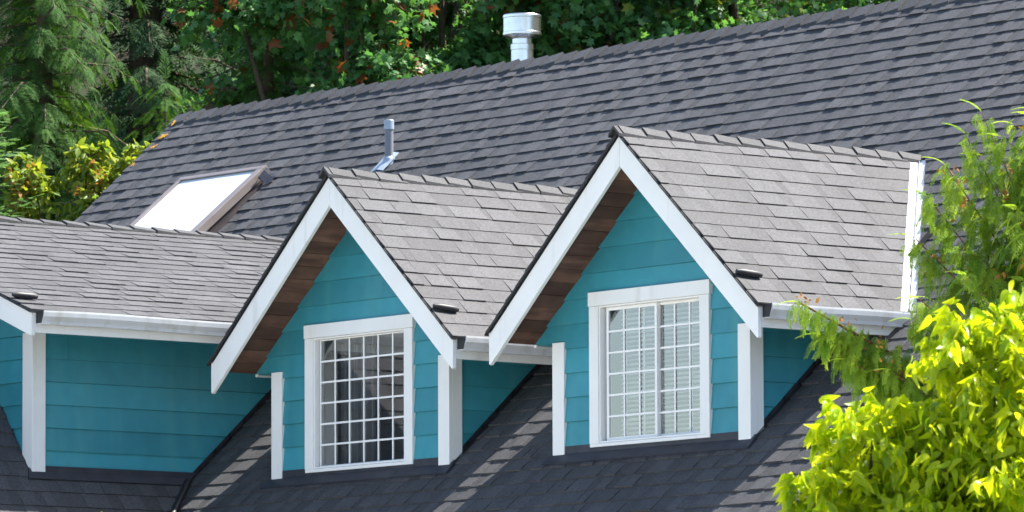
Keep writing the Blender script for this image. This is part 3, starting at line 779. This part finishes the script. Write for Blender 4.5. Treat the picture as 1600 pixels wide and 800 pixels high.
def conifer(name, label, cat, base, h, rad, m, tpl, seed, *, size=.4, group=None, zmin=.1, droop=.35, dens=1., bark='bark', tilt=.1, upturn=0., per_m=7, lean=(0, 0), hangs=.5, power=.9, extra=None, boughs=(), fluff=.02):
    rg = np.random.default_rng(seed); root = empty(name, base, label, cat, group); mb = MB()
    lx, ly = lean
    ax = lambda t: Vector((lx*t*t, ly*t*t, h*t))
    mb.tube([ax(t)-Vector((0, 0, .3 if t == 0 else 0)) for t in np.linspace(0, 1, 9)], [max(.006, .02*h*(1-t)**.8) for t in np.linspace(0, 1, 9)], 9)
    nb = int(h*9*dens); PP = []; DD = []; NN = []; SS = []
    jobs = [None]*nb+list(boughs)
    for i, job in enumerate(jobs):
        t = zmin+(1-zmin)*(i+rg.random())/nb; L = rad*((1-t)/(1-zmin))**power*rg.uniform(.55, 1.12)+.10
        az = i*2.399+rg.uniform(-.4, .4); o = np.array(ax(min(t, .999))); out = np.array([cos(az), sin(az), 0.])
        rs = (tilt, droop, upturn)
        if job: t, az, L, rs = job; o = np.array(ax(t)); out = np.array([cos(az), sin(az), 0.])
        n = max(3, int(L*per_m*(2.4 if job else 1))); s = (np.arange(n)+.5)/n
        rise = rs[0]*s-rs[1]*s*s+rs[2]*s**3
        pts = o+out*(L*s)[:, None]+np.array([0, 0, 1.])*(L*rise)[:, None]
        if L > .25: mb.tube([o, o+(pts[n//2]-o), pts[-1]], [max(.004, .012*L), .008*L, .004*L], 5, False)
        tg = unit(np.gradient(np.vstack([o, pts]), axis=0)[1:]); sd = np.array([-sin(az), cos(az), 0.])
        for sg in (-1, 1):
            k = rg.uniform(.6, 1.1, n)
            d_ = unit(tg*.75+sd*sg*k[:, None]+np.array([0, 0, -1.])*(hangs*rg.uniform(.3, 1., n))[:, None])
            PP.append(pts+rg.normal(size=pts.shape)*fluff*np.array([1, 1, .7])*np.minimum(1., .35+1.3*(1-s))[:, None]); DD.append(d_); NN.append(unit(np.array([0, 0, 1.])+out*.35+rg.normal(size=pts.shape)*.22)); SS.append(size*rg.uniform(.65, 1.15, n)*(1-.45*s)*min(1, .45+L/rad))
        PP.append(pts[-1:]); DD.append(tg[-1:]); NN.append(np.array([[0, 0, 1.]])+out*.2); SS.append(np.array([size*.5]))
    # leader
    PP.append(np.array([ax(1.)])); DD.append(np.array([[.1, .05, 1.]])); NN.append(np.array([[1., 0, 0]])); SS.append(np.array([size*.8]))
    P = np.concatenate(PP); d_ = np.concatenate(DD); n_ = np.concatenate(NN); s_ = np.concatenate(SS)
    mb.build('trunk', M[bark], root)
    o = fields(*tpl, rots(d_, n_, s_), P, np.clip(rg.beta(2, 2, len(P)), 0, 1), 'crown', m); o.parent = root
    if extra:
        nm, em, cnt, tp, es, pick = extra
        sel = np.where(pick(P))[0]; sel = rg.choice(sel, min(cnt, len(sel)), replace=False)
        sel = np.repeat(sel, 4); o2 = fields(*tp, rots(unit(rg.normal(size=(len(sel), 3))), unit(rg.normal(size=(len(sel), 3))), es*rg.uniform(.7, 1.3, len(sel))), P[sel]+rg.normal(size=(len(sel), 3))*.025, rg.random(len(sel)), nm, em); o2.parent = root
    return root

def G(x, y): return (x, y, zground(x, y))
# --- hemlocks behind the left end of the house
conifer('hemlock_tree', 'dark green hemlock with drooping sprays at the top left corner', 'tree', G(-20.3, 8.6), 14.5, 2.6, M['hem'], THEM, 101, size=.46, dens=2.0, tilt=.18, droop=.5, hangs=.75, per_m=8, power=.6)
conifer('hemlock_tree', 'hemlock with long flat sprays between the corner hemlock and the maples', 'tree', G(-19.2, 10.9), 12.6, 2.3, M['hem'], THEM, 102, size=.45, dens=1.9, tilt=.15, droop=.45, hangs=.6, per_m=8, power=.7)
conifer('hemlock_tree', 'young hemlock with arching boughs touching the left end of the ridge', 'tree', G(-17.45, 8.2), 10.4, 2.7, M['hem'], THEM, 105, size=.45, dens=2.0, tilt=.25, droop=.5, hangs=.6, per_m=8, power=.6)
# --- young spruce at the left edge
conifer('spruce_tree', 'pale blue-green spruce tip at the left edge behind the lower roof', 'tree', G(-15.2, 4.36), 9.55, 1.7, M['spruce'], TSPR, 103, size=.34, dens=2.4, tilt=.35, droop=.15, upturn=.12, hangs=.15, per_m=11, power=.6)
# --- yellowing small tree beyond the left rake
broadleaf('small_tree', 'small yellow-green tree with orange seed clusters beyond the left roof edge', 'tree', G(-14.70, 5.40), 8.95,
          [(-.05, -.05, 8.75, .42), (-.42, -.5, 8.75, .36), (.28, .34, 9.0, .34), (-.12, -.1, 9.12, .26), (-.5, -.6, 9.0, .22), (.45, .55, 8.75, .3), (.1, .1, 8.2, .5), (-.35, -.4, 8.1, .42), (0, 0, 7.4, .6)], 380, 16, .115, M['yleaf'], 104, TO2, trunk_r=.06, shoot=.4, droop=.3,
          extra=[('seed_cluster', M['seed'], .75, TO2, .075, lambda P, rg: (np.sin(P[:, 0]*7+1)*np.sin(P[:, 1]*6)*np.sin(P[:, 2]*5.5) > .30))])
# --- maples along the hillside
red = lambda cx, cz, r: (lambda P, rg: ((P[:, 0]-cx)**2+(P[:, 2]-cz)**2 < r*r))
mk = [((-18.4, 11.4), 11.5, 110, 'maple', 'dense green maple just right of the hemlocks above the left end of the ridge', [('turned_leaves', M['mapler'], .05, TM, .17, lambda P, rg: P[:, 2] > 8)]),
      ((-18.6, 13.2), 12.6, 111, 'maple', 'maple with a tuft of red leaves left of the metal flue', [('turned_leaves', M['mapler'], .35, TM, .19, lambda P, rg: (np.sin(P[:, 0]*2.3+1)*np.sin(P[:, 2]*2.9) > .75))]),
      ((-17.2, 14.0), 11.7, 112, 'maple', 'green maple directly behind the metal flue', [('turned_leaves', M['mapler'], .10, TM, .17, lambda P, rg: (np.sin(P[:, 0]*3.3)*np.sin(P[:, 2]*2.1) > .6))]),
      ((-16.4, 15.6), 12.0, 113, 'maple', 'maple with yellowing leaves right of the metal flue', [('turned_leaves', M['yleaf'], .20, TM, .18, lambda P, rg: (np.sin(P[:, 0]*2.3)*np.sin(P[:, 2]*2.9) > .6))]),
      ((-20.9, 14.4), 14.5, 114, 'maple', 'tall dark maple at the back between hemlocks and flue', None)]
for (xy, h, sd, mt, lab, ex) in mk:
    rg = np.random.default_rng(sd); lobes = []
    for k in range(15):
        a = rg.uniform(0, 2*pi); q = rg.uniform(.3, 1.)**.5*2.1; z = h*rg.uniform(.5, 1.0); q *= (1.15-.5*(z/h))
        lobes.append((q*cos(a), q*sin(a), z, rg.uniform(.7, 1.2)))
    broadleaf('maple_tree', lab, 'tree', G(*xy), h, lobes, 2600, 18, .125, M[mt], sd, TM, group='maples on the hillside', shoot=.8, extra=ex, trunk_r=.18)
conifer('cedar_tree', 'soft green cedar with hanging sprays behind the right half of the ridge', 'tree', G(-15.6, 17.2), 12.6, 2.4, M['hem'], TCED, 120, size=.55, dens=.9, tilt=.25, droop=.6, hangs=.9, per_m=6, power=.6, bark='barkred')
# --- dark firs further up the slope
FP = [(-27, 13, 17), (-24.5, 16.5, 18), (-26, 20, 19), (-22.2, 19.5, 18.5), (-22.8, 24, 20), (-19.3, 22, 18.5), (-18.2, 26.5, 20), (-15, 24, 19), (-29, 24, 22), (-30, 17, 20), (-25, 29, 23), (-12.5, 22, 18), (-11, 27, 20), (-34, 22, 24)]
FL = ['fir far left behind the corner hemlock', 'fir in the gap between the two hemlocks']
firs = []
for k in range(2):
    r_ = conifer('fir_tree', 'dark fir standing in the shade behind the maples', 'tree', (0, 0, 0), 18, 3.0, M['fir'], TFIR, 130+k, size=.55, group='dark firs up the slope', dens=1.5, tilt=.1, droop=.4, hangs=.6, per_m=6, power=.75); firs.append(r_)
for k, (x, y, h) in enumerate(FP):
    src = firs[k % 2]
    if k < 2: o = src
    else:
        o = src.copy(); COL.objects.link(o)
        for ch in list(src.children):
            c2 = ch.copy(); COL.objects.link(c2); c2.parent = o
    o.location = G(x, y); s_ = h/18; o.scale = (s_, s_, s_); o.rotation_euler = (0, 0, k*1.7)

# --- cedar in front of the right end of the roof
A_L = atan2(-.778, -.628)     # pointing to the left along the roof
conifer('cedar_tree', 'bright green cedar with brown cones in front of the right end of the roof', 'tree', G(8.27, -3.09), 6.8, 1.3, M['cedar'], TCED, 140, size=.29, dens=2.5, tilt=.8, droop=.35, upturn=.3, hangs=1.35, per_m=26, power=.6, bark='barkred', zmin=.35, fluff=.08,
        boughs=[(.66, A_L+.1, 1.75, (.75, .25, .1)), (.65, A_L+.05, 1.6, (.72, .25, .1)), (.64, A_L+.15, 1.45, (.7, .25, .1)), (.655, A_L-.05, 1.3, (.75, .3, .1)), (.63, A_L+.3, 1.2, (.75, .2, .1)), (.74, A_L, .95, (1.0, .1, .1)), (.76, A_L+.2, .9, (1.2, .1, .1)), (.79, A_L-.2, .75, (1.5, .1, .1)), (.81, A_L+.1, .62, (1.9, .1, .1)), (.83, A_L, .5, (2.4, .1, .1)), (.70, A_L+.5, 1.1, (.8, .2, .1)), (.70, A_L-.3, 1.0, (.8, .2, .1))],
        extra=('cones', M['cone'], 420, TO2, .045, lambda P: P[:, 2] > 4))
# --- bright backlit tree at the lower right
rg = np.random.default_rng(150)
broadleaf('leafy_tree', 'bright lime green tree with hanging leaves at the lower right corner', 'tree', G(18.86, -13.76), 4.2,
          [(.63*t-.78*q, .78*t+.63*q, z, r_) for t, q, z, r_ in ((.12, 0, 3.97, .36), (.46, .1, 3.96, .48), (-.40, 0, 3.60, .30), (-.12, .1, 3.48, .38), (-.64, -.05, 3.36, .23), (-.74, .05, 3.12, .2), (-.3, .0, 3.15, .48), (.12, .0, 3.35, .58), (.5, .0, 3.35, .68), (-.1, -.1, 2.75, .7), (.4, .1, 2.75, .75), (-.42, .1, 2.6, .5))],
          1600, 15, .084, M['lime'], 150, TO, droop=-.05, upn=.35, shoot=.38, trunk_r=.06, hang=.9)
# --- slim sapling whose tip just reaches the frame
broadleaf('sapling', 'tiny green sapling tip at the bottom edge below the left dormer', 'sapling', G(6.66, -9.75), 4.0, [(0, 0, 3.93, .10), (.02, .02, 3.7, .2)], 8, 7, .06, M['lime'], 151, TO2, trunk_r=.02, shoot=.2, hang=.2)
